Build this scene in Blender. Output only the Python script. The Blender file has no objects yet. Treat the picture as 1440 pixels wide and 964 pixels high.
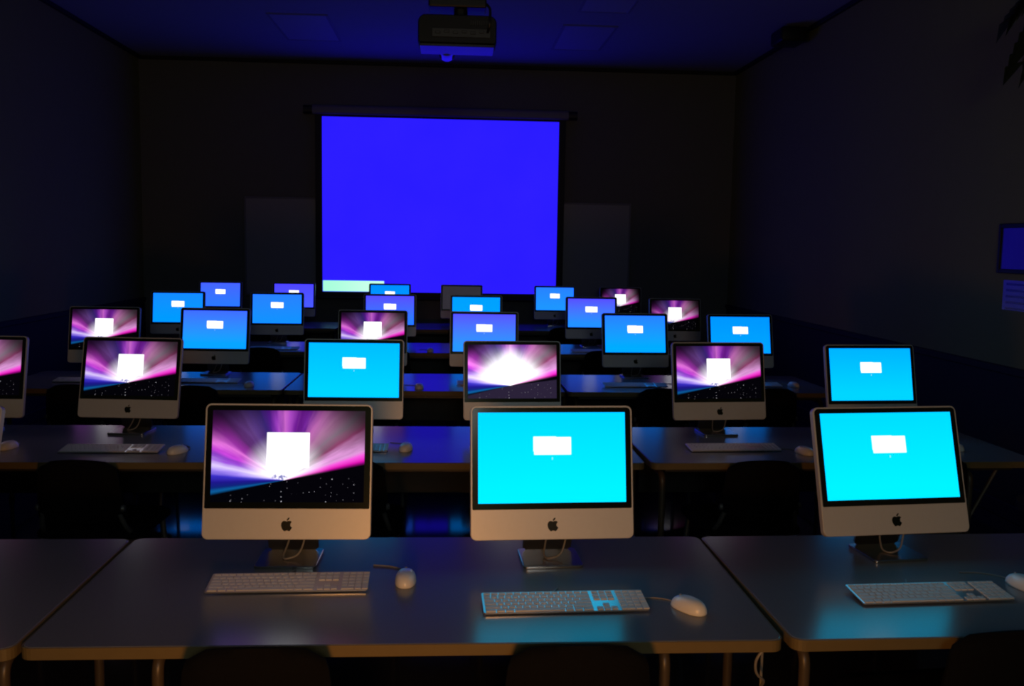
import bpy, bmesh, math, random
from mathutils import Vector, Matrix, Euler
random.seed(7)
C = bpy.context.scene.collection
R = math.radians
PI = math.pi

# ------------------------------------------------------------------ materials
def lin(c):
    def f(v):
        v /= 255.0
        return v / 12.92 if v <= .04045 else ((v + .055) / 1.055) ** 2.4
    return (f(c[0]), f(c[1]), f(c[2]), 1.0)

class N:
    """small helper to write node expressions"""
    def __init__(s, name):
        s.m = bpy.data.materials.new(name); s.m.use_nodes = True
        s.t = s.m.node_tree; s.t.nodes.clear()
        s.out = s.t.nodes.new('ShaderNodeOutputMaterial')
    def n(s, kind, **kw):
        x = s.t.nodes.new(kind)
        for k, v in kw.items(): setattr(x, k, v)
        return x
    def put(s, sock, v):
        if isinstance(v, bpy.types.NodeSocket): s.t.links.new(v, sock)
        else: sock.default_value = v
    def math(s, op, a, b=None, c=None):
        x = s.n('ShaderNodeMath', operation=op)
        s.put(x.inputs[0], a)
        if b is not None: s.put(x.inputs[1], b)
        if c is not None: s.put(x.inputs[2], c)
        return x.outputs[0]
    def mix(s, f, a, b, blend='MIX'):
        x = s.n('ShaderNodeMix', data_type='RGBA', blend_type=blend)
        s.put(x.inputs[0], f); s.put(x.inputs[6], a); s.put(x.inputs[7], b)
        return x.outputs[2]
    def step(s, v, lo, hi, a=0., b=1., smooth=True):
        x = s.n('ShaderNodeMapRange', interpolation_type='SMOOTHSTEP' if smooth else 'LINEAR')
        s.put(x.inputs[0], v)
        for i, q in enumerate((lo, hi, a, b)): s.put(x.inputs[i + 1], q)
        return x.outputs[0]
    def box(s, x, z, cx, cz, hw, hh, soft=.0015):
        ax = s.math('ABSOLUTE', s.math('SUBTRACT', x, cx)); az = s.math('ABSOLUTE', s.math('SUBTRACT', z, cz))
        return s.math('MULTIPLY', s.step(ax, hw, hw - soft), s.step(az, hh, hh - soft))
    def xz(s):
        tc = s.n('ShaderNodeTexCoord'); sp = s.n('ShaderNodeSeparateXYZ')
        s.t.links.new(tc.outputs['Object'], sp.inputs[0])
        return sp.outputs[0], sp.outputs[2], tc.outputs['Object']
    def emit(s, col, strength=1.0):
        e = s.n('ShaderNodeEmission'); s.put(e.inputs[0], col); s.put(e.inputs[1], strength)
        s.t.links.new(e.outputs[0], s.out.inputs[0]); return s.m

def surf(name, col, rough=.5, metal=0., spec=.5, var=0., scale=20., bump=0.):
    q = N(name)
    b = q.n('ShaderNodeBsdfPrincipled')
    b.inputs['Roughness'].default_value = rough; b.inputs['Metallic'].default_value = metal
    b.inputs['Specular IOR Level'].default_value = spec
    tc = q.n('ShaderNodeTexCoord')
    no = q.n('ShaderNodeTexNoise'); no.inputs['Scale'].default_value = scale; no.inputs['Detail'].default_value = 3
    q.t.links.new(tc.outputs['Object'], no.inputs['Vector'])
    d = tuple(c * (1 - var) for c in col[:3]) + (1,); u = tuple(min(1, c * (1 + var)) for c in col[:3]) + (1,)
    q.put(b.inputs['Base Color'], q.mix(no.outputs[0], d, u))
    if bump:
        bp = q.n('ShaderNodeBump'); bp.inputs['Strength'].default_value = bump; bp.inputs['Distance'].default_value = .001
        q.t.links.new(no.outputs[0], bp.inputs['Height']); q.t.links.new(bp.outputs[0], b.inputs['Normal'])
    q.t.links.new(b.outputs[0], q.out.inputs[0])
    return q.m

M = {}
M['alu'] = surf('brushed aluminium', (.60, .60, .61, 1), .42, .25, var=.03, scale=60)
M['stand'] = surf('polished aluminium stand', (.42, .42, .43, 1), .26, 1., var=.03, scale=60)
M['glass'] = surf('black glass', (.004, .004, .005, 1), .12, var=.1)
M['black'] = surf('black plastic', (.008, .008, .009, 1), .45, var=.15)
M['plate'] = surf('satin aluminium plate', (.60, .60, .61, 1), .32, .85, var=.02, scale=60)
M['emblem'] = surf('black gloss emblem', (.003, .003, .003, 1), .25, var=.1)
M['white'] = surf('white plastic', (.78, .77, .74, 1), .3, var=.02)
M['keys'] = surf('white keycaps', (.66, .65, .63, 1), .5, var=.02)
M['cord'] = surf('grey cord', (.22, .21, .20, 1), .5, var=.03)
M['ball'] = surf('grey scroll ball', (.25, .25, .25, 1), .4, var=.05)
M['laminate'] = surf('grey laminate', (.165, .17, .18, 1), .22, spec=.6, var=.08, scale=180)
M['band'] = surf('tan edge band', (.15, .11, .045, 1), .5, var=.08, scale=30)
M['leg'] = surf('beige enamelled steel', (.075, .055, .035, 1), .4, var=.05)
M['dark_steel'] = surf('dark steel', (.05, .05, .05, 1), .4, .4, var=.1)
M['grey_tube'] = surf('grey painted tube', (.11, .11, .105, 1), .4, .3, var=.06)
M['chair'] = surf('black fabric', (.005, .005, .006, 1), .9, spec=.06, var=.25, scale=120, bump=.2)
M['wall'] = surf('painted wall', (.26, .27, .085, 1), .75, spec=.25, var=.04, scale=6)
M['front_wall'] = surf('painted front wall', (.17, .18, .15, 1), .8, spec=.2, var=.04, scale=6)
M['dado'] = surf('dark dado paint', (.035, .035, .035, 1), .7, spec=.2, var=.06, scale=8)
M['trim'] = surf('black trim', (.008, .008, .008, 1), .6, var=.1)
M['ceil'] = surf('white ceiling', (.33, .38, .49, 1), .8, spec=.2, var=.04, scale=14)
M['floor'] = surf('dark vinyl floor', (.020, .019, .02, 1), .09, spec=.16, var=.2, scale=40)
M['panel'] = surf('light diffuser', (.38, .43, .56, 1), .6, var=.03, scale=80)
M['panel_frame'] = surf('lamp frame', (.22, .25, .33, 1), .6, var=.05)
M['board'] = surf('whiteboard enamel', (.33, .33, .34, 1), .35, var=.02, scale=5)
M['screen_white'] = surf('matt screen fabric', (.5, .5, .5, 1), .9, var=.02)
M['case'] = surf('grey screen case', (.20, .20, .22, 1), .45, var=.04)
M['proj'] = surf('dark projector shell', (.006, .006, .006, 1), .45, spec=.3, var=.15)
M['proj_under'] = surf('glossy projector underside', (.05, .055, .07, 1), .16, var=.03)
M['lens'] = surf('lens glass', (.02, .02, .03, 1), .03, var=.1)
M['frond'] = surf('dark palm leaf', (.02, .03, .018, 1), .5, var=.3, scale=15)
M['pot'] = surf('dark clay pot', (.06, .035, .025, 1), .7, var=.15)
M['soil'] = surf('soil', (.02, .013, .01, 1), .95, var=.3)
M['print'] = surf('glazed blue print', lin((70, 72, 160)), .12, var=.12, scale=9)

def paper_mat():
    q = N('laminated notice sheet'); x, z, _ = q.xz()
    b = q.n('ShaderNodeBsdfPrincipled'); b.inputs['Roughness'].default_value = .2
    tc = q.n('ShaderNodeTexCoord'); sp = q.n('ShaderNodeSeparateXYZ'); q.t.links.new(tc.outputs['Object'], sp.inputs[0])
    y = sp.outputs[1]
    w = q.math('GREATER_THAN', q.math('FRACT', q.math('MULTIPLY', z, 26.)), .62)
    ins = q.math('LESS_THAN', q.math('ABSOLUTE', y), .28)
    q.put(b.inputs['Base Color'], q.mix(q.math('MULTIPLY', w, ins), lin((120, 120, 205)), lin((20, 20, 60))))
    q.t.links.new(b.outputs[0], q.out.inputs[0]); return q.m
M['paper'] = paper_mat()

SW, SH = .4404, .2652            # lit display size
def login_mat(top, bottom, power=1.0, blue=1.0):
    q = N('login display'); x, z, _ = q.xz()
    f = q.step(z, -SH * .35, SH * .5, 0, 1, False)
    t, b = [(c[0], c[1], c[2] * blue, 1) for c in (lin(top), lin(bottom))]
    col = q.mix(f, b, t)
    w = q.math('MAXIMUM', q.box(x, z, .001, .034, .057, .0275, .004), q.box(x, z, -.022, .0395, .036, .0235, .004))
    dot = q.box(x, z, .0, -.003, .003, .005, .003)
    col = q.mix(q.math('MULTIPLY', dot, .6), col, (.6, 1, 1, 1))
    col = q.mix(w, col, (1.5, 1.5, 1.5, 1))
    return q.emit(col, power)

def burst_mat(gain=1.0, white=.0, edge=0.0, window=True, dim=1.0):
    """light rays rising over a dark horizon with stars"""
    q = N('light burst display'); x, z, obj = q.xz()
    cx, cz = -.010, -.069
    dx = q.math('SUBTRACT', x, cx); dz = q.math('SUBTRACT', z, cz)
    a = q.math('MULTIPLY', q.math('ARCTAN2', dx, dz), 180 / PI)       # degrees from straight up
    r = q.math('SQRT', q.math('ADD', q.math('MULTIPLY', dx, dx), q.math('MULTIPLY', dz, dz)))
    cv = q.n('ShaderNodeCombineXYZ'); q.put(cv.inputs[0], q.math('MULTIPLY', a, .11)); q.put(cv.inputs[1], q.math('MULTIPLY', r, 5.0))
    no = q.n('ShaderNodeTexNoise'); no.inputs['Scale'].default_value = 1.0; no.inputs['Detail'].default_value = 3
    q.t.links.new(cv.outputs[0], no.inputs['Vector'])
    nz = q.math('SUBTRACT', no.outputs[0], .5)
    live = q.step(q.math('ABSOLUTE', q.math('ADD', a, 8.)), 84, 70)
    t = q.math('ADD', q.math('DIVIDE', q.math('ADD', a, 110.), 200.), q.math('MULTIPLY', q.math('MULTIPLY', nz, .09), live))
    stops = [(192, (3, 3, 8)), (189.5, (12, 95, 160)), (186.5, (14, 36, 120)), (182, (30, 22, 140)), (177, (62, 50, 205)), (172, (170, 140, 250)), (167, (225, 205, 255)),
             (162, (150, 70, 215)), (156, (205, 70, 222)), (150, (238, 120, 230)), (144, (150, 50, 160)), (135, (88, 40, 105)), (122, (92, 60, 125)), (112, (60, 40, 120)), (104, (80, 28, 135)),
             (97, (140, 55, 175)), (91, (205, 105, 205)), (85, (165, 70, 190)), (78, (105, 26, 140)), (70, (112, 36, 150)), (61, (185, 100, 175)), (50, (165, 112, 150)), (41, (125, 105, 122)),
             (34, (140, 62, 105)), (28, (180, 120, 170)), (22, (240, 165, 235)), (18, (255, 90, 230)), (14, (225, 16, 180)), (12.2, (120, 8, 100)), (11, (4, 3, 8))]
    cr = q.n('ShaderNodeValToRGB'); cr.color_ramp.interpolation = 'LINEAR'
    es = cr.color_ramp.elements
    pos = [((90 - d + 110) / 200., c) for d, c in stops]
    es[0].position = pos[0][0]; es[0].color = lin(pos[0][1]); es[1].position = pos[-1][0]; es[1].color = lin(pos[-1][1])
    for p, c in pos[1:-1]:
        e = es.new(p); e.color = lin(c)
    q.put(cr.inputs[0], t)
    col = cr.outputs[0]
    up = q.step(q.math('ABSOLUTE', q.math('ADD', a, 5.)), 86, 66)
    glow = q.math('MULTIPLY', q.step(r, .145 + .08 * white, .03), up)
    col = q.mix(q.math('MULTIPLY', glow, .92), col, (1.35, 1.3, 1.4, 1))
    # streaks between the rays, and the sky dimming towards the top corners of the picture
    streak = q.math('ADD', 1.0, q.math('MULTIPLY', q.math('MULTIPLY', nz, 1.3), up))
    corner = q.step(q.math('ADD', q.math('MULTIPLY', q.math('ABSOLUTE', x), .55), z), .115 + .05 * white, .245, 1., .12)
    side = q.step(q.math('ABSOLUTE', x), .12, .23, 1., 1. - edge)
    g = q.math('MULTIPLY', q.math('MULTIPLY', streak, corner), side)
    gc = q.n('ShaderNodeCombineXYZ')
    for i in range(3): q.put(gc.inputs[i], q.math('MULTIPLY', g, gain))
    col = q.mix(1.0, col, gc.outputs[0], 'MULTIPLY')
    if white:
        wg = q.math('MULTIPLY', q.step(q.math('ADD', q.math('MULTIPLY', q.math('ABSOLUTE', dx), .75), q.math('ABSOLUTE', q.math('SUBTRACT', dz, .05))), .17, .045), up)
        col = q.mix(wg, col, (1.6, 1.6, 1.6, 1))
    # stars under the horizon and a few above
    vo = q.n('ShaderNodeTexVoronoi'); vo.inputs['Scale'].default_value = 62.
    vv = q.n('ShaderNodeCombineXYZ'); q.put(vv.inputs[0], x); q.put(vv.inputs[1], z); q.t.links.new(vv.outputs[0], vo.inputs['Vector']); vo.voronoi_dimensions = '2D'
    sx = q.n('ShaderNodeSeparateXYZ'); q.t.links.new(vo.outputs['Color'], sx.inputs[0])
    star = q.math('MULTIPLY', q.math('LESS_THAN', vo.outputs['Distance'], q.math('MULTIPLY', q.math('SUBTRACT', sx.outputs[0], .62), .30)), q.step(sx.outputs[1], .2, 1., .1, .75))
    low = q.math('SUBTRACT', 1.0, q.step(q.math('ABSOLUTE', q.math('ADD', a, 10.)), 94, 92))
    col = q.mix(q.math('MULTIPLY', star, low), col, (.75, .72, .8, 1))
    if white: col = q.mix(q.math('MULTIPLY', low, .5), col, (.045, .03, .075, 1), 'ADD')
    bl = q.math('SQRT', q.math('ADD', q.math('POWER', q.math('DIVIDE', q.math('ADD', dx, .014), .028), 2.), q.math('POWER', q.math('DIVIDE', q.math('SUBTRACT', dz, .009), .012), 2.)))
    n2 = q.n('ShaderNodeTexNoise'); n2.inputs['Scale'].default_value = 90.; q.t.links.new(obj, n2.inputs['Vector'])
    swirl = q.math('MULTIPLY', q.step(bl, 1.0, .55), q.step(n2.outputs[0], .42, .6)) if window else 0.
    if window:
        w = q.box(x, z, -.0012, .0178, .063, .0525, .003)
        w2 = q.box(x, z, -.028, .008, .002, .0035, .002); w3 = q.box(x, z, -.028, -.004, .002, .003, .002)
        col = q.mix(w, col, (1.6, 1.6, 1.6, 1))
        col = q.mix(q.math('MULTIPLY', q.math('MAXIMUM', w2, w3), .5), col, (.75, .6, .4, 1))
        col = q.mix(q.math('MULTIPLY', swirl, .85), col, (.09, .10, .42, 1))
    return q.emit(col, dim)

def off_mat():
    q = N('idle grey display'); x, z, obj = q.xz()
    no = q.n('ShaderNodeTexNoise'); no.inputs['Scale'].default_value = 8.; q.t.links.new(obj, no.inputs['Vector'])
    return q.emit(q.mix(no.outputs[0], lin((46, 42, 50)), lin((52, 50, 58))), 1.0)

def emissive_picture_mat(w, h):
    q = N('self-lit blue picture'); x, z, obj = q.xz()
    no = q.n('ShaderNodeTexNoise'); no.inputs['Scale'].default_value = 1.5; q.t.links.new(obj, no.inputs['Vector'])
    col = q.mix(no.outputs[0], (.021, .010, 1.10, 1), (.030, .014, 1.14, 1))
    bw, bh = w * .262, h * .066
    m = q.box(x, z, -w / 2 + bw / 2, -h / 2 + bh / 2, bw / 2, bh / 2, .01)
    col = q.mix(m, col, q.mix(q.step(x, -w / 2, -w / 2 + bw), (.40, 1.1, .72, 1), (.62, 1.15, .85, 1)))
    return q.emit(col, 1.0)  # projector's light put in as the picture's own emission

# ------------------------------------------------------------------ mesh helpers
def mesh_of(bm, name, smooth=False, ang=None):
    bmesh.ops.recalc_face_normals(bm, faces=bm.faces[:])
    me = bpy.data.meshes.new(name); bm.to_mesh(me); bm.free()
    if smooth:
        for p in me.polygons: p.use_smooth = True
        if ang is not None:
            me.set_sharp_from_angle(angle=R(ang))
    return me
def link(name, me, mat, parent=None, loc=(0, 0, 0), rot=(0, 0, 0)):
    o = bpy.data.objects.new(name, me); C.objects.link(o)
    if mat is not None and len(me.materials) == 0: me.materials.append(mat)
    o.parent = parent; o.location = loc; o.rotation_euler = rot
    return o
def obj(name, bm, mat, parent=None, loc=(0, 0, 0), rot=(0, 0, 0), smooth=False, ang=35):
    return link(name, mesh_of(bm, name, smooth, ang), mat, parent, loc, rot)
def thing(name, loc=(0, 0, 0), rz=0.):
    o = bpy.data.objects.new(name, None); C.objects.link(o); o.location = loc; o.rotation_euler = (0, 0, rz)
    o.empty_display_size = .1
    return o
def tag(o, label, cat, group=None):
    o['label'] = label; o['category'] = cat
    if group: o['group'] = group
    return o
def struct(o):
    o['kind'] = 'structure'; return o
def copy_tree(o, parent=None):
    c = o.copy(); C.objects.link(c); c.parent = parent
    for ch in list(o.children): copy_tree(ch, c)
    return c
def add_box(bm, c, s, bevel=0., seg=2, rot=None):
    mat = Matrix.Translation(c) @ (rot.to_4x4() if rot else Matrix.Identity(4)) @ Matrix.Diagonal((s[0], s[1], s[2], 1))
    r = bmesh.ops.create_cube(bm, size=1., matrix=mat)
    if bevel:
        ed = list({e for v in r['verts'] for e in v.link_edges})
        bmesh.ops.bevel(bm, geom=ed, offset=bevel, segments=seg, affect='EDGES', profile=.5)
def box(c, s, bevel=0., seg=2):
    bm = bmesh.new(); add_box(bm, c, s, bevel, seg); return bm
def rrect(w, h, r, n=6, z0=None, rb=None):
    """rounded rectangle outline, centred in x, z from 0 to h (or centred if z0 None); rb = bottom radius"""
    zb = -h / 2 if z0 is None else z0
    rb = r if rb is None else rb
    pts = []
    for cx, cz, a0, rr in ((w / 2, zb + h, 0, r), (-w / 2, zb + h, 90, r), (-w / 2, zb, 180, rb), (w / 2, zb, 270, rb)):
        sx = -1 if cx > 0 else 1; sz = -1 if cz > zb + h / 2 else 1
        for i in range(n + 1):
            a = R(a0 + 90 * i / n)
            pts.append((cx + sx * rr + rr * math.cos(a), cz + sz * rr + rr * math.sin(a)))
    return pts
def loft(bm, loops, cap0=True, cap1=True, closed=True):
    vs = [[bm.verts.new(p) for p in lp] for lp in loops]
    n = len(vs[0])
    for a, b in zip(vs, vs[1:]):
        for i in range(n if closed else n - 1):
            j = (i + 1) % n
            bm.faces.new((a[i], a[j], b[j], b[i]))
    if cap0: bm.faces.new(vs[0][::-1])
    if cap1: bm.faces.new(vs[-1])
    return vs
def tube(bm, pts, r, n=8, cap=True):
    pts = [Vector(p) for p in pts]
    loops = []; up = Vector((0, 0, 1))
    prev = None
    for i, p in enumerate(pts):
        d = (pts[min(i + 1, len(pts) - 1)] - pts[max(i - 1, 0)]).normalized()
        if prev is None:
            u = d.cross(up) if abs(d.dot(up)) < .95 else d.cross(Vector((1, 0, 0)))
        else:
            u = prev - d * prev.dot(d)
        u.normalize(); prev = u; v = d.cross(u)
        loops.append([p + (u * math.cos(2 * PI * k / n) + v * math.sin(2 * PI * k / n)) * r for k in range(n)])
    loft(bm, loops, cap, cap)
def bend(pts, rad, n=5):
    """round the corners of a polyline"""
    pts = [Vector(p) for p in pts]; out = [pts[0]]
    for a, b, c in zip(pts, pts[1:], pts[2:]):
        r = min(rad, (a - b).length * .48, (c - b).length * .48)
        p0 = b + (a - b).normalized() * r; p1 = b + (c - b).normalized() * r
        for i in range(n + 1):
            t = i / n
            out.append(p0 * (1 - t) ** 2 + b * 2 * t * (1 - t) + p1 * t * t)
    out.append(pts[-1]); return out
def lathe(bm, prof, n=24, mat=None):
    loops = [[Vector((r * math.cos(2 * PI * k / n), r * math.sin(2 * PI * k / n), z)) for k in range(n)] for r, z in prof]
    if mat is not None: loops = [[mat @ v for v in lp] for lp in loops]
    loft(bm, loops)

# ------------------------------------------------------------------ camera
F_PX, YAW, PITCH, ROLL, CAM_H = 1329.535, .0637799, .1032641, .0164432, 1.676331
cy, sy, cp, sp = math.cos(YAW), math.sin(YAW), math.cos(PITCH), math.sin(PITCH)
fw = Vector((sy * cp, cy * cp, -sp)); rt = Vector((cy, -sy, 0)); upv = rt.cross(fw)
rt2 = rt * math.cos(ROLL) + upv * math.sin(ROLL); up2 = upv * math.cos(ROLL) - rt * math.sin(ROLL)
cd = bpy.data.cameras.new('camera'); cam = bpy.data.objects.new('camera', cd); C.objects.link(cam)
cd.sensor_fit = 'HORIZONTAL'; cd.sensor_width = 36.; cd.lens = F_PX / 1440. * 36.; cd.clip_start = .05; cd.clip_end = 60
mw = Matrix((rt2, up2, -fw)).transposed().to_4x4(); mw.translation = (0, 0, CAM_H)
cam.matrix_world = mw
bpy.context.scene.camera = cam

# ------------------------------------------------------------------ room
XL, XR, YF, YB, ZC = -3.82, 3.54, 12.0, -2.6, 3.88
DADO = .96
def wallbox(name, c, s, mat): return struct(obj(name, box(c, s), mat))
wallbox('floor', ((XL + XR) / 2, (YF + YB) / 2, -.05), (XR - XL + .4, YF - YB + .4, .1), M['floor'])
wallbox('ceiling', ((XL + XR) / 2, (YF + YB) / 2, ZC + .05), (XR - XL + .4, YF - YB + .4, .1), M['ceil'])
H2 = ZC / 2
def sidewall(name, x, sgn):
    w = wallbox(name, (x + sgn * .06, (YF + YB) / 2, H2), (.12, YF - YB, ZC), M['wall'])
    return w
sidewall('wall_left', XL, -1); sidewall('wall_right', XR, 1)
wallbox('wall_front', ((XL + XR) / 2, YF + .06, H2), (XR - XL + .24, .12, ZC), M['front_wall'])
wallbox('wall_back', ((XL + XR) / 2, YB - .06, H2), (XR - XL + .24, .12, ZC), M['wall'])
# dark dado and its rail on both side walls
tn = 0
def trim(c, s, mat, bevel=.004):
    global tn
    tn += 1
    return struct(obj('trim_%d' % tn, box(c, s, bevel, 1), mat))
for x, sg in ((XL, 1), (XR, -1)):
    trim((x + sg * .006, (YF + YB) / 2, DADO / 2 - .02), (.012, YF - YB - .02, DADO - .04), M['dado'], .002)
    trim((x + sg * .014, (YF + YB) / 2, DADO - .025), (.028, YF - YB - .02, .05), M['dado'], .006)
    trim((x + sg * .02, (YF + YB) / 2, ZC - .02), (.04, YF - YB - .06, .04), M['trim'])
trim(((XL + XR) / 2, YF - .02, ZC - .02), (XR - XL - .02, .04, .04), M['trim'])
struct(obj('baseboard_front', box(((XL + XR) / 2, YF - .008, .05), (XR - XL - .06, .016, .1), .004, 1), M['trim']))
struct(obj('baseboard_left', box((XL + .02, (YF + YB) / 2, .05), (.016, YF - YB - .1, .1), .004, 1), M['trim']))
struct(obj('baseboard_right', box((XR - .02, (YF + YB) / 2, .05), (.016, YF - YB - .1, .1), .004, 1), M['trim']))

# ------------------------------------------------------------------ ceiling panels (unlit), speaker, projector
def ceiling_light(x, y, w, d, label):
    t = thing('ceiling_light', (x, y, ZC))
    bm = bmesh.new()
    for sx in (-1, 1): add_box(bm, (sx * (w / 2 - .015), 0, -.005), (.03, d, .010), .004, 1)
    for s in (-1, 1): add_box(bm, (0, s * (d / 2 - .015), -.005), (w - .06, .03, .010), .003, 1)
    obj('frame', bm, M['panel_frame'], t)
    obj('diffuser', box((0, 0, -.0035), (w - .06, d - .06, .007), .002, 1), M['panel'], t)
    tag(t, label, 'ceiling light', 'unlit ceiling light panels')
ceiling_light(-1.54, 10.2, .60, 1.2, 'unlit square ceiling panel on the side away from the framed notice')
ceiling_light(1.36, 10.3, .56, 1.2, 'unlit ceiling panel closest to the projection screen on the framed notice side')
ceiling_light(1.40, 8.55, .50, 1.2, 'unlit ceiling panel cut by the top edge, beside the projector')

t = tag(thing('wall_speaker', (XR - .20, 9.55, 3.79)), 'dark loudspeaker box under the ceiling on the framed notice wall', 'speaker')
bm = box((0, 0, 0), (.26, .34, .14), .02, 3); obj('cabinet', bm, M['black'], t, smooth=True)
bm = bmesh.new(); add_box(bm, (-.132, 0, 0), (.008, .29, .10), .003, 1)
obj('grille', bm, M['trim'], t)
bm = bmesh.new(); add_box(bm, (.1645, 0, 0), (.07, .08, .08), .004, 1); obj('bracket', bm, M['dark_steel'], t)

PX, PY, PZ = .012, 5.0, 2.698
t = tag(thing('projector', (PX, PY, PZ)), 'dark ceiling projector hanging on a pole above the desks', 'projector')
bm = bmesh.new()
lo = lambda y, w, z0, z1, r: [(p[0], y, p[1]) for p in rrect(w, z1 - z0, r, 6, z0, .012)]
loft(bm, [lo(.0, .392, .008, .142, .035), lo(.012, .404, .004, .148, .04), lo(.20, .404, .004, .148, .04), lo(.235, .38, .01, .135, .035)])
obj('body', bm, M['proj'], t, smooth=True, ang=40)
bm = box((0, .118, -.004), (.385, .225, .014), .004, 2); obj('underside', bm, M['proj_under'], t)
tag_l = bmesh.new(); lathe(tag_l, [(.03, 0), (.045, .0), (.045, .16), (.041, .17), (.034, .17), (.032, .155), (.0005, .152)], 28, Matrix.Translation((-.055, .232, .028)) @ Matrix.Rotation(-PI / 2, 4, 'X'))
obj('lens', tag_l, M['lens'], t, smooth=True, ang=40)
bm = bmesh.new(); add_box(bm, (.02, -.003, .055), (.30, .006, .045), .002, 1); cpn = obj('connector_panel', bm, M['dark_steel'], t)
bm = bmesh.new()
for k in range(6): add_box(bm, (-.10 + k * .045, -.008, .055 + .006 * (k % 2)), (.026, .006, .014), .002, 1)
obj('socket', bm, M['dark_steel'], cpn)
bm = bmesh.new()
for k in range(9): add_box(bm, (.07 + k * .011, -.003, .108), (.005, .006, .022), .001, 1)
obj('vent', bm, M['dark_steel'], t)
bm = bmesh.new(); add_box(bm, (.0, .11, .215), (.30, .16, .045), .008, 2); add_box(bm, (0, .11, .245), (.14, .12, .03), .006, 1)
obj('mount_bracket', bm, M['black'], t)
bm = bmesh.new(); tube(bm, [(.017, .11, .14), (.017, .11, .20)], .036, 16)
for a in (-1, 1): tube(bm, bend([(.017, .11, .16), (.017 + a * .12, .11, .165), (.017 + a * .12, .11, .14)], .02), .007)
obj('mount_yoke', bm, M['black'], t)
bm = bmesh.new(); tube(bm, [(.017, .11, .25), (.017, .11, ZC - PZ - .012)], .024, 16); add_box(bm, (.017, .11, ZC - PZ - .008), (.16, .16, .016), .004, 1)
obj('pole', bm, M['dark_steel'], t)
bm = bmesh.new(); tube(bm, bend([(.155, -.008, .06), (.165, -.035, .09), (.168, -.02, .17), (.16, .06, .21), (.06, .11, .30), (.045, .11, ZC - PZ - .02)], .05), .007)
obj('cable', bm, M['black'], t)

# ------------------------------------------------------------------ projection screen and whiteboard on the front wall
SX0, SX1, SZ0, SZ1 = -1.607, 1.297, 1.066, 3.196
pw, ph = SX1 - SX0, SZ1 - SZ0; pcx, pcz = (SX0 + SX1) / 2, (SZ0 + SZ1) / 2
t = tag(thing('projection_screen', (pcx, 11.86, SZ0 - .08)), 'pull-down projection screen on the front wall showing plain blue', 'projection screen')
dz = SZ0 - .08
obj('screen_fabric', box((0, .006, pcz - dz + .02), (pw + .17, .004, ph + .16)), M['trim'], t)
link('picture', mesh_of(box((0, 0, 0), (pw, .003, ph)), 'picture'), emissive_picture_mat(pw, ph), t, (0, .0, pcz - dz))
bm = bmesh.new(); lp = [(x, p[0] * 1.0, p[1]) for x in (0,) for p in []]
prof = rrect(.11, .115, .035, 6)
loft(bm, [[(x, p[0] + .03, p[1] + 3.277 - dz) for p in prof] for x in (-pw / 2 - .115, pw / 2 + .115)])
obj('roller_case', bm, M['case'], t, smooth=True, ang=40)
for s in (-1, 1):
    bm = bmesh.new(); prof2 = rrect(.10, .10, .035, 6)
    loft(bm, [[(s * (pw / 2 + .115) + x, p[0] + .03, p[1] + 3.277 - dz) for p in prof2] for x in ((0, .11) if s > 0 else (-.11, 0))])
    obj('end_cap', bm, M['black'], t, smooth=True, ang=40)
bm = bmesh.new(); tube(bm, [(-pw / 2 - .10, .006, .0), (pw / 2 + .10, .006, .0)], .018, 12)
obj('bottom_bar', bm, M['trim'], t, smooth=True)

t = tag(thing('whiteboard', (-.165, YF, 1.0)), 'wide pale whiteboard mounted behind the projection screen', 'whiteboard')
bw_, bh_ = 4.83, 1.22
obj('board_panel', box((0, -.014, bh_ / 2), (bw_ - .03, .016, bh_ - .03)), M['board'], t)
bm = bmesh.new()
for s in (-1, 1): add_box(bm, (s * (bw_ / 2 - .012), -.015, bh_ / 2), (.024, .026, bh_), .003, 1)
for z in (.012, bh_ - .012): add_box(bm, (0, -.015, z), (bw_ - .048, .026, .024), .003, 1)
obj('frame', bm, M['case'], t)
bm = bmesh.new(); add_box(bm, (0, -.055, .0), (bw_ * .8, .07, .012), .003, 1); add_box(bm, (0, -.088, .008), (bw_ * .8, .006, .022), .002, 1)
obj('pen_tray', bm, M['case'], t)

# ------------------------------------------------------------------ notices on the right wall
t = tag(thing('framed_notice', (XR, 5.60, 1.705)), 'black framed notice on the wall above the laminated paper sheet', 'framed picture')
fwid, fhei = .68, .315
bm = bmesh.new()
for s in (-1, 1): add_box(bm, (-.012, s * (fwid / 2 - .014), 0), (.024, .028, fhei), .004, 1)
for s in (-1, 1): add_box(bm, (-.012, 0, s * (fhei / 2 - .014)), (.024, fwid - .056, .028), .004, 1)
obj('frame', bm, M['trim'], t)
obj('print', box((-.008, 0, 0), (.012, fwid - .056, fhei - .056)), M['print'], t)
t = obj('hanging_notice', box((0, 0, 0), (.003, .62, .19)), M['paper'], None, (XR - .0015, 5.57, 1.41))
tag(t, 'laminated paper notice with printed lines hanging under the black frame', 'notice')

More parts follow.
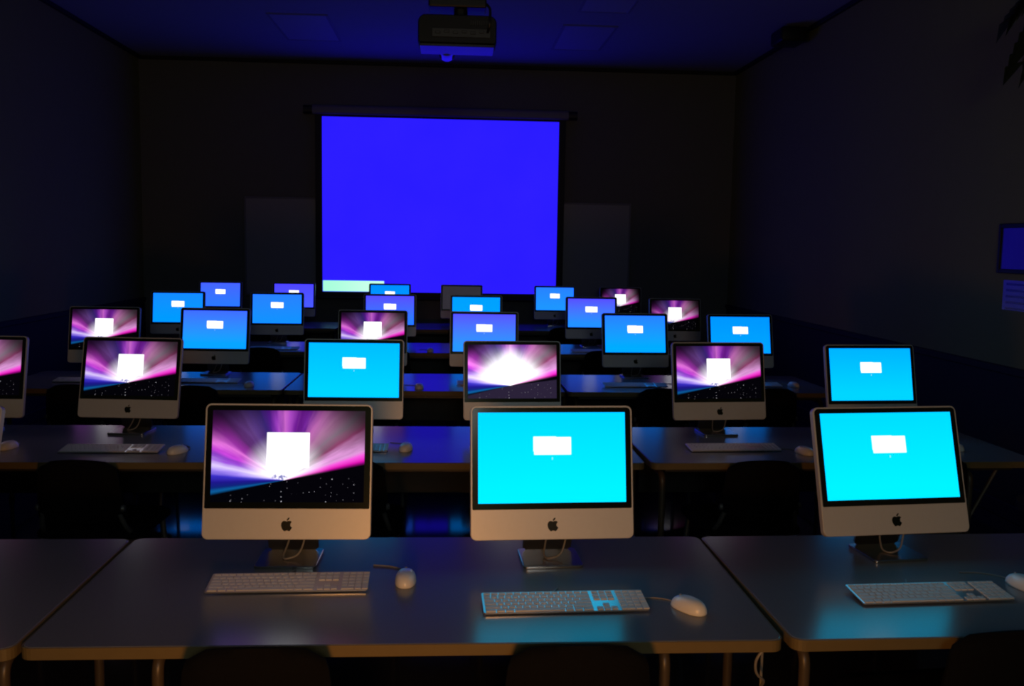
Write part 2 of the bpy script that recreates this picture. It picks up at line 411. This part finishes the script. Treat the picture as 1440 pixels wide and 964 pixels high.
# ------------------------------------------------------------------ tall palm by the right wall (its drooping leaves enter the picture)
t = tag(thing('potted_palm', (3.16, 4.55, 0)), 'tall potted palm whose dark drooping leaves hang at the top corner', 'plant')
bm = bmesh.new(); lathe(bm, [(.14, 0), (.17, .02), (.22, .36), (.235, .36), (.235, .40), (.20, .40), (.195, .36), (.001, .355)], 28)
pot = obj('pot', bm, M['pot'], t, smooth=True, ang=40)
bm = bmesh.new(); lathe(bm, [(.193, .35), (.19, .372), (.001, .38)], 24); obj('soil', bm, M['soil'], t)
bm = bmesh.new(); tube(bm, [(0, 0, .36), (.02, .01, 1.0), (-.01, .03, 1.7), (.02, .02, 2.5), (.03, .02, 3.0)], .035, 10); obj('trunk', bm, M['pot'], t, smooth=True)
def frond(azim, length, droop, lift):
    bm = bmesh.new(); n = 14; d = Vector((math.cos(azim), math.sin(azim), 0)); side = Vector((-d.y, d.x, 0))
    sp_ = []
    for i in range(n + 1):
        s = i / n
        sp_.append(Vector((.03, .02, 3.0)) + d * length * (s - .18 * s * s) + Vector((0, 0, lift * s - droop * s * s)))
    tube(bm, sp_, .006, 6)
    for i in range(3, n + 1):
        p = sp_[i]; s = i / n
        L = .24 * (1 - .55 * abs(s - .45)); 
        for q in (-1, 1):
            tip = p + side * q * L * .45 + d * L * .35 + Vector((0, 0, -L * .75))
            mid = (p + tip) / 2 + side * q * .05 + Vector((0, 0, .03)); w = d * .017
            th = Vector((0, 0, .0012))
            a = [bm.verts.new(v + th) for v in (p - w * .4, p + w * .4, mid + w, tip, mid - w)]
            b = [bm.verts.new(v - th) for v in (p - w * .4, p + w * .4, mid + w, tip, mid - w)]
            bm.faces.new(a); bm.faces.new(b[::-1])
            for k in range(5): bm.faces.new((a[k], b[k], b[(k + 1) % 5], a[(k + 1) % 5]))
    return bm
for az, L, dr, lf in ((120, .50, .62, .30), (165, .52, .50, .36), (205, .42, .55, .3), (265, .45, .6, .3), (75, .42, .6, .3), (320, .34, .5, .3)):
    obj('leaf', frond(R(az), L, dr, lf), M['frond'], t, smooth=False)

# ------------------------------------------------------------------ tables
TH = .74
TW, TD = 1.795, .82
def ring_loop(w, d, r, z, grow=0.):
    return [(p[0], p[1], z) for p in rrect(w + 2 * grow, d + 2 * grow, r + grow, 5)]
def make_table(li, ri):
    """local origin: centre of the table on the floor; li / ri = leg inset from each end"""
    t = thing('folding_table')
    bm = bmesh.new()
    loft(bm, [ring_loop(TW - .006, TD - .006, .03, TH - .028), ring_loop(TW - .006, TD - .006, .03, TH - .0015), ring_loop(TW - .010, TD - .010, .028, TH)])
    obj('tabletop', bm, M['laminate'], t)
    bm = bmesh.new()
    o = ring_loop(TW, TD, .03, TH - .029); o2 = ring_loop(TW, TD, .03, TH - .0012); i2 = ring_loop(TW - .006, TD - .006, .027, TH - .0012); i1 = ring_loop(TW - .006, TD - .006, .027, TH - .029)
    loft(bm, [o, o2, i2, i1, o], False, False); bmesh.ops.remove_doubles(bm, verts=bm.verts[:], dist=1e-5)
    obj('edge_band', bm, M['band'], t)
    for s in (-1, 1): obj('apron_rail', box((0, s * (TD / 2 - .10), TH - .045), (TW - .16, .022, .032), .002, 1), M['dark_steel'], t)
    for e, ins in ((-1, li), (1, ri)):
        x = e * (TW / 2 - ins)
        for s in (-1, 1):
            y = s * (TD / 2 - .11)
            bm = bmesh.new()
            tube(bm, bend([(x, y, .012), (x, y, TH - .077), (x, y - s * .16, TH - .077)], .045, 6), .0145, 12)
            lg = obj('leg', bm, M['leg'], t, smooth=True)
            bm = bmesh.new(); lathe(bm, [(.019, 0), (.02, .004), (.018, .03), (.0148, .032)], 14, Matrix.Translation((x, y, 0))); obj('foot_cap', bm, M['black'], lg, smooth=True, ang=40)
        bm = bmesh.new(); tube(bm, [(x, -TD / 2 + .11, .20), (x, TD / 2 - .11, .20)], .010, 8); obj('crossbar', bm, M['leg'], t, smooth=True)
        if e == 1 and ins > .268:
            bm = bmesh.new(); tube(bm, [(x, -TD / 2 + .12, .42), (x + .14, -TD / 2 + .12, TH - .05)], .008, 8)
            obj('brace', bm, M['leg'], t, smooth=True)
    obj('modesty_panel', box((0, TD / 2 - .075, .555), (TW - .22, .012, .29), .003, 1), M['black'], t)
    return t
ROWNAME = {1: 'fifth row from projection screen', 2: 'fourth row from projection screen', 3: 'third row from projection screen', 4: 'second row from projection screen', 5: 'first row from projection screen'}
# (x of the front corner, y of the front edge, rotation deg, corner side)
TABLES = {1: [(-.998, 2.140, 0., 'R'), (-.987, 2.146, 0., 'L'), (.831, 2.146, 1.2, 'L')],
          2: [(-.958, 4.0, 0., 'R'), (-.948, 4.00, 0., 'L'), (.878, 4.0, 1.5, 'L')],
          3: [(-1.072, 5.99, 0., 'R'), (-1.062, 5.99, 0., 'L'), (.753, 5.99, .8, 'L')],
          4: [(-1.11, 8.12, 0., 'R'), (-1.10, 8.12, 0., 'L'), (.706, 8.12, 0., 'L')],
          5: [(-1.26, 10.36, 0., 'R'), (-1.25, 10.36, 0., 'L'), (.556, 10.36, 0., 'L')]}
protoA = make_table(.07, .07); protoB = make_table(.28, .265); protoC = make_table(.075, .27)
used = set()
TC = {}
for row, lst in TABLES.items():
    for k, (x, y, rz, side) in enumerate(lst):
        kk = k if row < 3 else 0
        pr = (protoA, protoB, protoC)[kk]
        o = pr if kk not in used else copy_tree(pr)
        used.add(kk)
        a = R(rz); ox = TW / 2 if side == 'L' else -TW / 2; oy = TD / 2
        o.location = (x + ox * math.cos(a) - oy * math.sin(a), y + ox * math.sin(a) + oy * math.cos(a), 0)
        o.rotation_euler = (0, 0, a)
        where = ('on the side away from framed notice', 'middle of three', 'on the framed notice side')[k]
        tag(o, 'grey folding table %s, %s' % (where, ROWNAME[row]), 'table', 'grey folding tables in rows')

# ------------------------------------------------------------------ all-in-one computers
W, H, DEP = .485, .392, .02
GL = .3035
ZB = .078
def alu_body():
    bm = bmesh.new()
    L = lambda y, g: [(p[0], y, p[1]) for p in rrect(W - 2 * g, H - 2 * g, .0175 - g * .5, 6, g)]
    loft(bm, [L(0, .0016), L(.0016, 0), L(.019, 0), L(.021, .002)])
    return mesh_of(bm, 'housing', True, 30)
def back_shell():
    bm = bmesh.new()
    L = lambda y, g: [(p[0], y, p[1]) for p in rrect(W - 2 * g, H - 2 * g, .02 + g * .3, 6, g)]
    loft(bm, [L(.0205, .003), L(.030, .010), L(.042, .035), L(.052, .075), L(.058, .12)])
    return mesh_of(bm, 'back_shell', True, 50)
def glass_panel():
    bm = bmesh.new(); z0 = H - GL
    L = lambda y, g: [(p[0], y, p[1]) for p in rrect(W - .010 - 2 * g, GL - .005 - 2 * g, .013, 6, z0 + g, .004)]
    loft(bm, [L(-.0012, .0006), L(-.0006, 0), L(.0004, 0)])
    return mesh_of(bm, 'glass_panel', True, 30)
def svg_points(d, n=7):
    import re
    tk = re.findall(r'[MmCcSsLlZz]|-?\d*\.?\d+', d); i = 0; cur = (0., 0.); pts = []; cmd = None; last = None
    while i < len(tk):
        if tk[i].isalpha(): cmd = tk[i]; i += 1
        if cmd in 'Zz': continue
        g = lambda k: [float(v) for v in tk[i:i + k]]
        if cmd == 'M': v = g(2); i += 2; cur = (v[0], v[1]); pts.append(cur); last = None
        elif cmd in 'cs':
            if cmd == 'c':
                v = g(6); i += 6; c1 = (cur[0] + v[0], cur[1] + v[1]); c2 = (cur[0] + v[2], cur[1] + v[3]); e = (cur[0] + v[4], cur[1] + v[5])
            else:
                v = g(4); i += 4; c1 = (2 * cur[0] - last[0], 2 * cur[1] - last[1]) if last else cur; c2 = (cur[0] + v[0], cur[1] + v[1]); e = (cur[0] + v[2], cur[1] + v[3])
            for k in range(1, n + 1):
                t = k / n; u = 1 - t
                pts.append(tuple(u ** 3 * cur[q] + 3 * u * u * t * c1[q] + 3 * u * t * t * c2[q] + t ** 3 * e[q] for q in (0, 1)))
            cur = e; last = c2
    return pts
BODY = "M12.152 6.896c-.948 0-2.415-1.078-3.96-1.04-2.04.027-3.91 1.183-4.961 3.014-2.117 3.675-.546 9.103 1.519 12.09 1.013 1.454 2.208 3.09 3.792 3.039 1.52-.065 2.09-.987 3.935-.987 1.831 0 2.35.987 3.96.948 1.637-.026 2.676-1.48 3.676-2.948 1.156-1.688 1.636-3.325 1.662-3.415-.039-.013-3.182-1.221-3.22-4.857-.026-3.04 2.48-4.494 2.597-4.559-1.429-2.09-3.623-2.324-4.39-2.376-2-.156-3.675 1.09-4.61 1.09z"
LEAF = "M15.53 3.83c.843-1.012 1.4-2.427 1.245-3.83-1.207.052-2.662.805-3.532 1.818-.78.896-1.454 2.338-1.273 3.714 1.338.104 2.715-.688 3.559-1.701z"
def emblem_mesh(size=.039):
    bm = bmesh.new(); s = size / 24.
    for d in (BODY, LEAF):
        p = svg_points(d)
        q = []
        for a in p:
            if not q or (abs(a[0] - q[-1][0]) + abs(a[1] - q[-1][1])) > .05: q.append(a)
        if abs(q[0][0] - q[-1][0]) + abs(q[0][1] - q[-1][1]) < .1: q.pop()
        vs = [bm.verts.new(((a[0] - 12) * s, -.0006, (12 - a[1]) * s)) for a in q]
        f = bm.faces.new(vs)
        r = bmesh.ops.extrude_face_region(bm, geom=[f])
        for v in r['geom']:
            if isinstance(v, bmesh.types.BMVert): v.co.y += .0008
    bmesh.ops.triangulate(bm, faces=[f for f in bm.faces if len(f.verts) > 4])
    return mesh_of(bm, 'emblem')
def stand_foot():
    bm = bmesh.new()
    prof = bend([(-.03, .004), (.12, .004), (.128, .03)], .03, 6)
    # flat foot plate: rounded rect lofted in z
    L = lambda z, g: [(p[0], p[1] + .053, z) for p in rrect(.178 - 2 * g, .166 - 2 * g, .012, 5)]
    loft(bm, [L(0, .001), L(.0015, 0), L(.0075, 0), L(.009, .0015)])
    return mesh_of(bm, 'foot', True, 30)
def stand_neck():
    """slanting plate with the round cable hole"""
    bm = bmesh.new(); n = 40; w, h = .150, .20
    def sq(a):
        c, s = math.cos(a), math.sin(a); k = 1 / max(abs(c) / (w / 2), abs(s) / (h / 2)); return (c * k, s * k + h / 2)
    out = [sq(2 * PI * i / n + PI / n) for i in range(n)]; inn = [(.021 * math.cos(2 * PI * i / n + PI / n), .021 * math.sin(2 * PI * i / n + PI / n) + h * .40) for i in range(n)]
    lo = [[(p[0], y, p[1]) for p in q] for q, y in ((out, 0), (inn, 0), (inn, .009), (out, .009), (out, 0))]
    loft(bm, lo, False, False); bmesh.ops.remove_doubles(bm, verts=bm.verts[:], dist=1e-6)
    bmesh.ops.transform(bm, matrix=Matrix.Translation((0, .122, .006)) @ Matrix.Rotation(R(20), 4, 'X'), verts=bm.verts[:])
    return mesh_of(bm, 'neck')
ME = dict(housing=alu_body(), back=back_shell(), glass=glass_panel(), emblem=emblem_mesh(), foot=stand_foot(), neck=stand_neck(), display=mesh_of(box((0, 0, 0), (SW, .0008, SH)), 'display'))
bm = bmesh.new(); tube(bm, bend([(.05, .035, .12), (.045, .045, .06), (.03, .03, .02), (-.01, .02, .0125), (-.02, .05, .0125), (-.01, .085, .04), (0, .10, .085), (0, .14, .09), (0, .165, .03), (0, .175, .0035), (0, .20, .0035)], .03), .0028, 8)
ME['cord'] = mesh_of(bm, 'cord', True)
POS = {'1a': (-1.545, 2.69, -6., 17.), '1b': (-.473, 2.697, -.8, 11.), '1c': (.302, 2.690, 2.6, 11.3), '1d': (1.365, 2.730, 5.9, 17.1),
       '2a': (-2.285, 4.60, -2.9, 11.6), '2b': (-1.558, 4.599, -4.5, 13.8), '2c': (-.478, 4.591, -.6, 9.7), '2d': (.302, 4.585, 3., 10.1), '2e': (1.353, 4.622, 4.5, 11.2), '2f': (2.136, 4.595, 4.6, 13.1),
       '3a': (-2.413, 6.665, -1.3, 10.4), '3b': (-1.659, 6.665, -2.2, 10.8), '3c': (-.557, 6.633, -.7, 9.5), '3d': (.226, 6.617, -1.7, 10.), '3e': (1.320, 6.665, 2.8, 12.3), '3f': (2.097, 6.68, 2., 12.9),
       '4a': (-2.509, 8.792, 1.9, 8.7), '4b': (-1.611, 8.79, 1.7, 8.3), '4c': (-.576, 8.766, .7, 8.4), '4d': (.222, 8.739, 0., 8.4), '4e': (1.299, 8.72, .5, 8.7), '4f': (2.067, 8.62, -.1, 8.9),
       '5a': (-2.661, 11.02, .9, 8.3), '5b': (-1.823, 11.0, 1.1, 8.2), '5c': (-.725, 11.02, .3, 8.2), '5d': (.108, 10.972, .1, 8.7), '5e': (1.2, 11.0, -.1, 8.5), '5f': (1.958, 10.894, -.8, 8.7)}
cyanA = ((0, 222, 255), (0, 246, 255))
LOOK = {'1a': ('b', {}), '1b': ('b', {}), '1c': cyanA, '1d': cyanA,
        '2a': ('b', dict(gain=.95)), '2b': ('b', dict(gain=.95)), '2c': ((0, 190, 255), (0, 214, 255)), '2d': ('b', dict(gain=1.15, white=1., window=False)), '2e': ('b', dict(gain=.95)), '2f': ((0, 180, 255), (0, 214, 255)),
        '3a': ('b', dict(gain=.9)), '3b': ((65, 110, 250), (8, 165, 255)), '3c': ('b', dict(gain=.9)), '3d': ((88, 84, 250), (40, 152, 255)), '3e': ((40, 130, 250), (0, 172, 255)), '3f': ((0, 150, 255), (0, 165, 255)),
        '4a': ((20, 140, 255), (0, 155, 255)), '4b': ((40, 130, 255), (20, 145, 255)), '4c': ((88, 78, 255), (40, 125, 255)), '4d': ((0, 160, 255), (0, 168, 255)), '4e': ((88, 80, 255), (35, 145, 255)), '4f': ('b', dict(gain=.8, edge=.8)),
        '5a': ((70, 100, 255), (45, 120, 255)), '5b': ((80, 70, 255), (75, 90, 255)), '5c': ((0, 145, 250), (0, 155, 255)), '5d': None, '5e': ((40, 130, 255), (30, 150, 255)), '5f': ('b', dict(gain=.75, edge=1.0))}
ORD = {1: 'first', 2: 'second', 3: 'third', 4: 'fourth', 5: 'fifth', 6: 'sixth'}
def place_name(key):
    row = int(key[0]); last = 'd' if row == 1 else 'f'
    k = ORD[ord(last) - ord(key[1]) + 1]
    return k, ROWNAME[row]
SHORT = {}
for key, (x, y, yaw, tilt) in POS.items():
    o = thing('desktop_computer', (x, y, TH), R(yaw))
    tl = R(-tilt); up_ = Vector((0, math.sin(R(tilt)), math.cos(R(tilt))))
    base = Vector((0, 0, ZB))
    link('housing', ME['housing'], M['alu'], o, base, (tl, 0, 0))
    link('back_shell', ME['back'], M['black'], o, base, (tl, 0, 0))
    gp = link('glass_panel', ME['glass'], M['glass'], o, base, (tl, 0, 0))
    lk = LOOK[key]
    mt = off_mat() if lk is None else (burst_mat(**lk[1]) if lk[0] == 'b' else login_mat(lk[0], lk[1], 1.0, 1.5))
    nrm = Vector((0, -math.cos(R(tilt)), math.sin(R(tilt))))
    d = bpy.data.objects.new('display', ME['display'].copy()); C.objects.link(d); d.data.materials.append(mt)
    d.parent = o; d.location = base + up_ * (H - .0198 - SH / 2) + nrm * .0017; d.rotation_euler = (tl, 0, 0)
    e = link('emblem', ME['emblem'], M['emblem'], o, base + up_ * .044 + nrm * .0003, (tl, 0, 0))
    link('foot', ME['foot'], M['stand'], o); link('neck', ME['neck'], M['stand'], o); link('cord', ME['cord'], M['cord'], o)
    k, rn = place_name(key)
    what = 'grey blank screen' if lk is None else ('violet burst screen' if lk[0] == 'b' else 'blue login screen')
    if key in ('1c', '1d'): what = 'cyan login screen'
    if key == '2d': what = 'glaring white burst screen'
    lab = 'computer, %s, %s from framed notice, %s' % (what, k, rn)
    tag(o, lab, 'computer', 'silver all-in-one computers on the tables')

# ------------------------------------------------------------------ keyboards
def key_bm():
    bm = bmesh.new(); u = .01872; kw = .0158
    x0 = -.2085
    def key(x, y, w, d): add_box(bm, (x + w / 2, y, .0066), (w, d, .0028), .0007, 1)
    rows = [(.0465, .009, [1] * 14), (.0300, kw, [1] * 13 + [2.]), (.0113, kw, [1.5] + [1] * 12 + [1.5]), (-.0074, kw, [1.75] + [1] * 11 + [2.25]), (-.0261, kw, [2.25] + [1] * 10 + [2.75]), (-.0448, kw, [1.5, 1.25, 1.25, 7., 1.25, 1.25, 1.5])]
    for y, d, ws in rows:
        x = x0; tot = sum(ws); sc = 15. / tot
        for w_ in ws:
            key(x, y, w_ * sc * u - (u - kw), d); x += w_ * sc * u
    x1 = x0 + 15 * u + .0075
    for c in range(3):
        key(x1 + c * u, .0465, kw, .009)
        for y in (.0300, .0113): key(x1 + c * u, y, kw, kw)
        key(x1 + c * u, -.0448, kw, kw)
    key(x1 + u, -.0261, kw, kw)
    x2 = x1 + 3 * u + .0075
    for c in range(4):
        key(x2 + c * u, .0465, kw, .009)
        for y in (.0300, .0113, -.0074): key(x2 + c * u, y, kw, kw)
    for c in (2,): key(x2 + c * u, -.0261, kw, kw); key(x2 + c * u, -.0448, kw, kw)
    for c in (0, 1): key(x2 + c * u, -.0261, kw, kw)
    key(x2, -.0448, 2 * u - (u - kw), kw)
    key(x2 + 3 * u, -.03545, kw, kw + u)
    return bm
def make_keyboard(with_cord):
    t = thing('keyboard'); tl = R(5.5)
    bm = bmesh.new(); L = lambda z, g: [(p[0], p[1], z) for p in rrect(.430 - 2 * g, .114 - 2 * g, .006, 4)]
    loft(bm, [L(.0012, .0008), L(.0020, 0), L(.0048, 0), L(.0054, .0006)])
    z = .0105 - .0035
    p = obj('plate', bm, M['plate'], t, (0, 0, z), (tl, 0, 0), True, 30)
    obj('keys', key_bm(), M['keys'], t, (0, 0, z), (tl, 0, 0))
    bm = bmesh.new(); tube(bm, [(-.19, .047, .0065), (.19, .047, .0065)], .0065, 10); obj('rear_bar', bm, M['white'], t, smooth=True)
    if with_cord:
        bm = bmesh.new(); tube(bm, bend([(-.02, .055, .012), (-.02, .075, .0035), (-.01, .10, .0028), (.0, .12, .0028)], .02), .0022, 6); obj('cord', bm, M['cord'], t, smooth=True)
    return t
KB = {'1b': (-.437, 2.535, 1.5), '1c': (.300, 2.378, 2.), '1d': (1.308, 2.425, 3.), '2b': (-1.500, 4.225, 0.), '2c': (-.50, 4.255, 0.), '2d': (.30, 4.22, 0.), '2e': (1.320, 4.285, 2.), '2f': (2.12, 4.30, 3.),
      '3a': (-2.38, 6.31, 0.), '3b': (-1.62, 6.32, 0.), '3d': (.25, 6.30, 0), '3e': (1.235, 6.255, 0.), '3f': (2.04, 6.31, 2.), '4b': (-1.545, 8.30, 0.), '4d': (.25, 8.33, 0.), '4e': (1.27, 8.32, 0.)}
kp = None
for key, (x, y, rz) in KB.items():
    kp_ = make_keyboard(True) if kp is None else copy_tree(kp)
    kp = kp or kp_
    kp_.location = (x, y, TH); kp_.rotation_euler = (0, 0, R(rz))
    k, rn = place_name(key)
    tag(kp_, 'white keyboard, %s place from framed notice, %s' % (k, rn), 'keyboard', 'keyboards on the tables')

# ------------------------------------------------------------------ mice
def make_mouse():
    t = thing('computer_mouse')
    bm = bmesh.new(); n = 24; loops = []
    for i in range(0, 10):
        f = i / 9.; ang = f * PI / 2
        z = .002 + .031 * math.sin(ang); s = math.cos(ang) ** .62 if f < 1 else .0
        s = max(s, .02)
        loops.append([(.0295 * s * math.copysign(abs(math.cos(a)) ** .85, math.cos(a)), .056 * s * math.copysign(abs(math.sin(a)) ** .9, math.sin(a)) - .006 * f, z * (1.0 if i else 1)) for a in (2 * PI * k / n for k in range(n))])
    loops.insert(0, [(v[0] * .96, v[1] * .97, 0) for v in loops[0]])
    loft(bm, loops); obj('shell', bm, M['white'], t, smooth=True, ang=60)
    bm = bmesh.new(); bmesh.ops.create_uvsphere(bm, u_segments=12, v_segments=8, radius=.0045, matrix=Matrix.Translation((0, .030, .0285)))
    obj('scroll_ball', bm, M['ball'], t, smooth=True)
    bm = bmesh.new(); tube(bm, bend([(0, .052, .004), (0, .075, .0025), (-.015, .10, .0022), (-.05, .125, .0022), (-.10, .135, .0022)], .025), .002, 6)
    obj('cord', bm, M['cord'], t, smooth=True)
    return t
MICE = {'1b': (-.122, 2.56, 0.), '1c': (.622, 2.345, 32.), '1d': (1.615, 2.49, 10.), '2a': (-1.965, 4.27, -10.), '2b': (-1.205, 4.19, -25.), '2c': (-.205, 4.26, -8.), '2d': (.58, 4.25, 0.), '2e': (1.630, 4.20, 20.), '2f': (2.40, 4.30, 10.),
        '3b': (-1.307, 6.15, 0.), '3c': (-.210, 6.11, 0.), '3e': (1.55, 6.26, 0), '3f': (2.345, 6.30, 10.), '4c': (-.188, 8.22, 0.)}
mp = None
for key, (x, y, rz) in MICE.items():
    m_ = make_mouse() if mp is None else copy_tree(mp)
    mp = mp or m_
    m_.location = (x, y, TH); m_.rotation_euler = (0, 0, R(rz))
    k, rn = place_name(key)
    tag(m_, 'small white mouse, %s place from framed notice, %s' % (k, rn), 'mouse', 'white mice on the tables')

# ------------------------------------------------------------------ chairs
def make_chair():
    """faces +y; backrest at y = 0, seat reaches under the table"""
    t = thing('stacking_chair')
    # backrest: curved padded slab, narrower at the top
    bm = bmesh.new(); nu, nv = 12, 12; th = .026
    def P(u, v, back):
        z = .50 + .280 * v + .010 * v * (1 - (2 * u - 1) ** 2); w = .185 - .030 * v
        # round the corners
        e = min(v, 1 - v)
        if e < .16: w -= .045 * (1 - math.sqrt(max(0, 1 - (1 - e / .16) ** 2)))
        x = w * (2 * u - 1)
        y = .012 - .055 * (v - .0) + .012 * ((2 * u - 1) ** 2) + .06 * (.5 - v) ** 2
        pad = th * (.35 + .65 * (1 - (2 * u - 1) ** 6) * (1 - (2 * v - 1) ** 6))
        return (x, y - (pad if back else 0), z)
    g = [[[bm.verts.new(P(i / nu, j / nv, b)) for i in range(nu + 1)] for j in range(nv + 1)] for b in (0, 1)]
    for b in (0, 1):
        for j in range(nv):
            for i in range(nu):
                q = (g[b][j][i], g[b][j][i + 1], g[b][j + 1][i + 1], g[b][j + 1][i])
                bm.faces.new(q if b == 0 else q[::-1])
    for i in range(nu):
        bm.faces.new((g[0][0][i], g[1][0][i], g[1][0][i + 1], g[0][0][i + 1])); bm.faces.new((g[0][nv][i], g[0][nv][i + 1], g[1][nv][i + 1], g[1][nv][i]))
    for j in range(nv):
        bm.faces.new((g[0][j][0], g[0][j + 1][0], g[1][j + 1][0], g[1][j][0])); bm.faces.new((g[0][j][nu], g[1][j][nu], g[1][j + 1][nu], g[0][j + 1][nu]))
    obj('backrest', bm, M['chair'], t, smooth=True, ang=60)
    bm = bmesh.new(); L = lambda z, gx: [(p[0], p[1] + .24, z) for p in rrect(.44 - 2 * gx, .42 - 2 * gx, .06, 5)]
    loft(bm, [L(.438, .012), L(.444, 0), L(.462, 0), L(.474, .012), L(.478, .05)]); obj('seat', bm, M['chair'], t, smooth=True, ang=50)
    bm = bmesh.new()
    tube(bm, bend([(-.185, .40, .43), (-.185, .03, .43), (.185, .03, .43), (.185, .40, .43)], .05, 6), .011, 10); obj('seat_frame', bm, M['grey_tube'], t, smooth=True)
    for s in (-1, 1):
        bm = bmesh.new(); tube(bm, bend([(s * .185, .10, .43), (s * .172, .02, .50), (s * .155, .0, .56)], .05), .010, 10); up = obj('back_support', bm, M['grey_tube'], t, smooth=True)
        bm = bmesh.new(); lathe(bm, [(.014, 0), (.016, .004), (.012, .014), (.0005, .016)], 14, Matrix.Translation((s * .166, -.004, .585)) @ Matrix.Rotation(s * PI / 2, 4, 'Y')); obj('knob', bm, M['grey_tube'], up, smooth=True)
        for y0, y1 in ((.05, .0), (.40, .44)):
            bm = bmesh.new(); tube(bm, [(s * .185, y0, .435), (s * .193, (y0 + y1) / 2, .22), (s * .200, y1, .006)], .011, 10); lg = obj('leg', bm, M['grey_tube'], t, smooth=True)
            bm = bmesh.new(); lathe(bm, [(.015, 0), (.015, .02), (.0115, .03)], 12, Matrix.Translation((s * .200, y1, 0))); obj('foot_cap', bm, M['black'], lg, smooth=True, ang=40)
    return t
CH = {'1b': (-.425, 2.055, 0.), '1c': (.292, 2.05, 0.), '1d': (1.335, 2.105, 5.),
      '2a': (-2.25, 3.88, 4.), '2b': (-1.500, 3.86, -3.), '2c': (-.432, 3.87, 0.), '2d': (.33, 3.88, 4.), '2e': (1.320, 3.875, 3.), '2f': (2.10, 3.95, 2.),
      '3a': (-2.30, 5.88, 0.), '3b': (-1.60, 5.88, 3.), '3c': (-.50, 5.86, 0.), '3d': (.38, 5.86, -3.), '3e': (1.34, 5.88, 0.), '3f': (2.06, 5.92, 2.),
      '4a': (-2.48, 8.02, 0.), '4b': (-1.60, 8.02, 0.), '4c': (-.52, 8.02, 0.), '4d': (.26, 8.02, 0.), '4e': (1.30, 8.02, 0.), '4f': (2.05, 8.02, 0.),
      '5b': (-1.80, 10.26, 0.), '5c': (-.72, 10.26, 0.), '5d': (.12, 10.26, 0.), '5e': (1.22, 10.26, 0.), '5f': (1.96, 10.26, 0.)}
cpn_ = None
for key, (x, y, rz) in CH.items():
    c_ = make_chair() if cpn_ is None else copy_tree(cpn_)
    cpn_ = cpn_ or c_
    c_.location = (x, y, 0); c_.rotation_euler = (0, 0, R(rz))
    k, rn = place_name(key)
    tag(c_, 'black stacking chair, %s place from framed notice, %s' % (k, rn), 'chair', 'black chairs pushed up to the tables')

# ------------------------------------------------------------------ loose cables hanging at the seam of the first tables
bm = bmesh.new()
tube(bm, bend([(.800, 2.28, .708), (.800, 2.28, .35), (.795, 2.29, .06), (.79, 2.32, .006), (.70, 2.42, .006)], .06), .0035, 8)
tube(bm, bend([(.790, 2.20, .708), (.755, 2.20, .67), (.762, 2.21, .625), (.792, 2.23, .60), (.800, 2.2772, .56)], .035), .0035, 8)
o = obj('hanging_cable', bm, M['cord'], None, smooth=True)
tag(o, 'pale cable looping down under the table corner beside a beige leg', 'cable')

# ------------------------------------------------------------------ dark plant in the far corner
t = tag(thing('potted_plant', (2.62, 11.55, 0)), 'dark spiky potted plant in the far corner behind the tables', 'plant')
bm = bmesh.new(); lathe(bm, [(.13, 0), (.15, .02), (.19, .34), (.2, .34), (.2, .38), (.17, .38), (.165, .34), (.001, .335)], 24); obj('pot', bm, M['pot'], t, smooth=True, ang=40)
bm = bmesh.new(); lathe(bm, [(.163, .33), (.16, .352), (.001, .36)], 20); obj('soil', bm, M['soil'], t)
for k in range(16):
    az = 2 * PI * k / 16 + random.uniform(-.2, .2); hh = random.uniform(.55, .90); sp_ = random.uniform(.06, .34)
    bm = bmesh.new(); loops = []
    for i in range(7):
        s = i / 6; w = .022 * (1 - s) ** .6 + .0015
        c = Vector((math.cos(az), math.sin(az), 0)) * (.06 + sp_ * s * s) + Vector((0, 0, .34 + hh * s - .1 * s * s))
        sd = Vector((-math.sin(az), math.cos(az), 0)); od = Vector((math.cos(az), math.sin(az), .2)) * .004
        loops.append([c + sd * w, c + od, c - sd * w, c - od])
    loft(bm, loops); obj('leaf', bm, M['frond'], t)

# ------------------------------------------------------------------ light: a warm lamp burns behind the camera; an added neutral fill and the glowing screens give the rest
def point(name, loc, col, power, rad):
    l = bpy.data.lights.new(name, 'POINT'); l.color = col; l.energy = power; l.shadow_soft_size = rad
    o = bpy.data.objects.new(name, l); C.objects.link(o); o.location = loc; return o
l = bpy.data.lights.new('warm_lamp', 'SPOT'); l.color = (1., .39, .08); l.energy = 58.; l.shadow_soft_size = .10; l.spot_size = R(120); l.spot_blend = 1.
o = bpy.data.objects.new('warm_lamp', l); C.objects.link(o); o.location = (-.12, .35, 1.0)
o.rotation_euler = (Vector((.1, 2.7, .80)) - Vector(o.location)).to_track_quat('-Z', 'Y').to_euler()
point('neutral_fill', (.2, -2.0, 2.3), (.86, .96, 1.0), 44.0, .35)  # unseen fill light added to lift walls, tables and computer fronts

w = bpy.data.worlds.new('world'); bpy.context.scene.world = w; w.use_nodes = True
w.node_tree.nodes['Background'].inputs[0].default_value = (0, 0, 0, 1); w.node_tree.nodes['Background'].inputs[1].default_value = 0
sc = bpy.context.scene
sc.view_settings.view_transform = 'Standard'; sc.view_settings.look = 'None'; sc.view_settings.exposure = 0.; sc.view_settings.gamma = 1.; sc.view_settings.use_curve_mapping = False
sc.cycles.max_bounces = 8; sc.cycles.diffuse_bounces = 4; sc.cycles.glossy_bounces = 4; sc.cycles.caustics_reflective = True
sc.cycles.sample_clamp_indirect = 4.0
sc.cycles.use_denoising = True
sc.cycles.pixel_filter_type = 'BLACKMAN_HARRIS'; sc.cycles.filter_width = 2.2
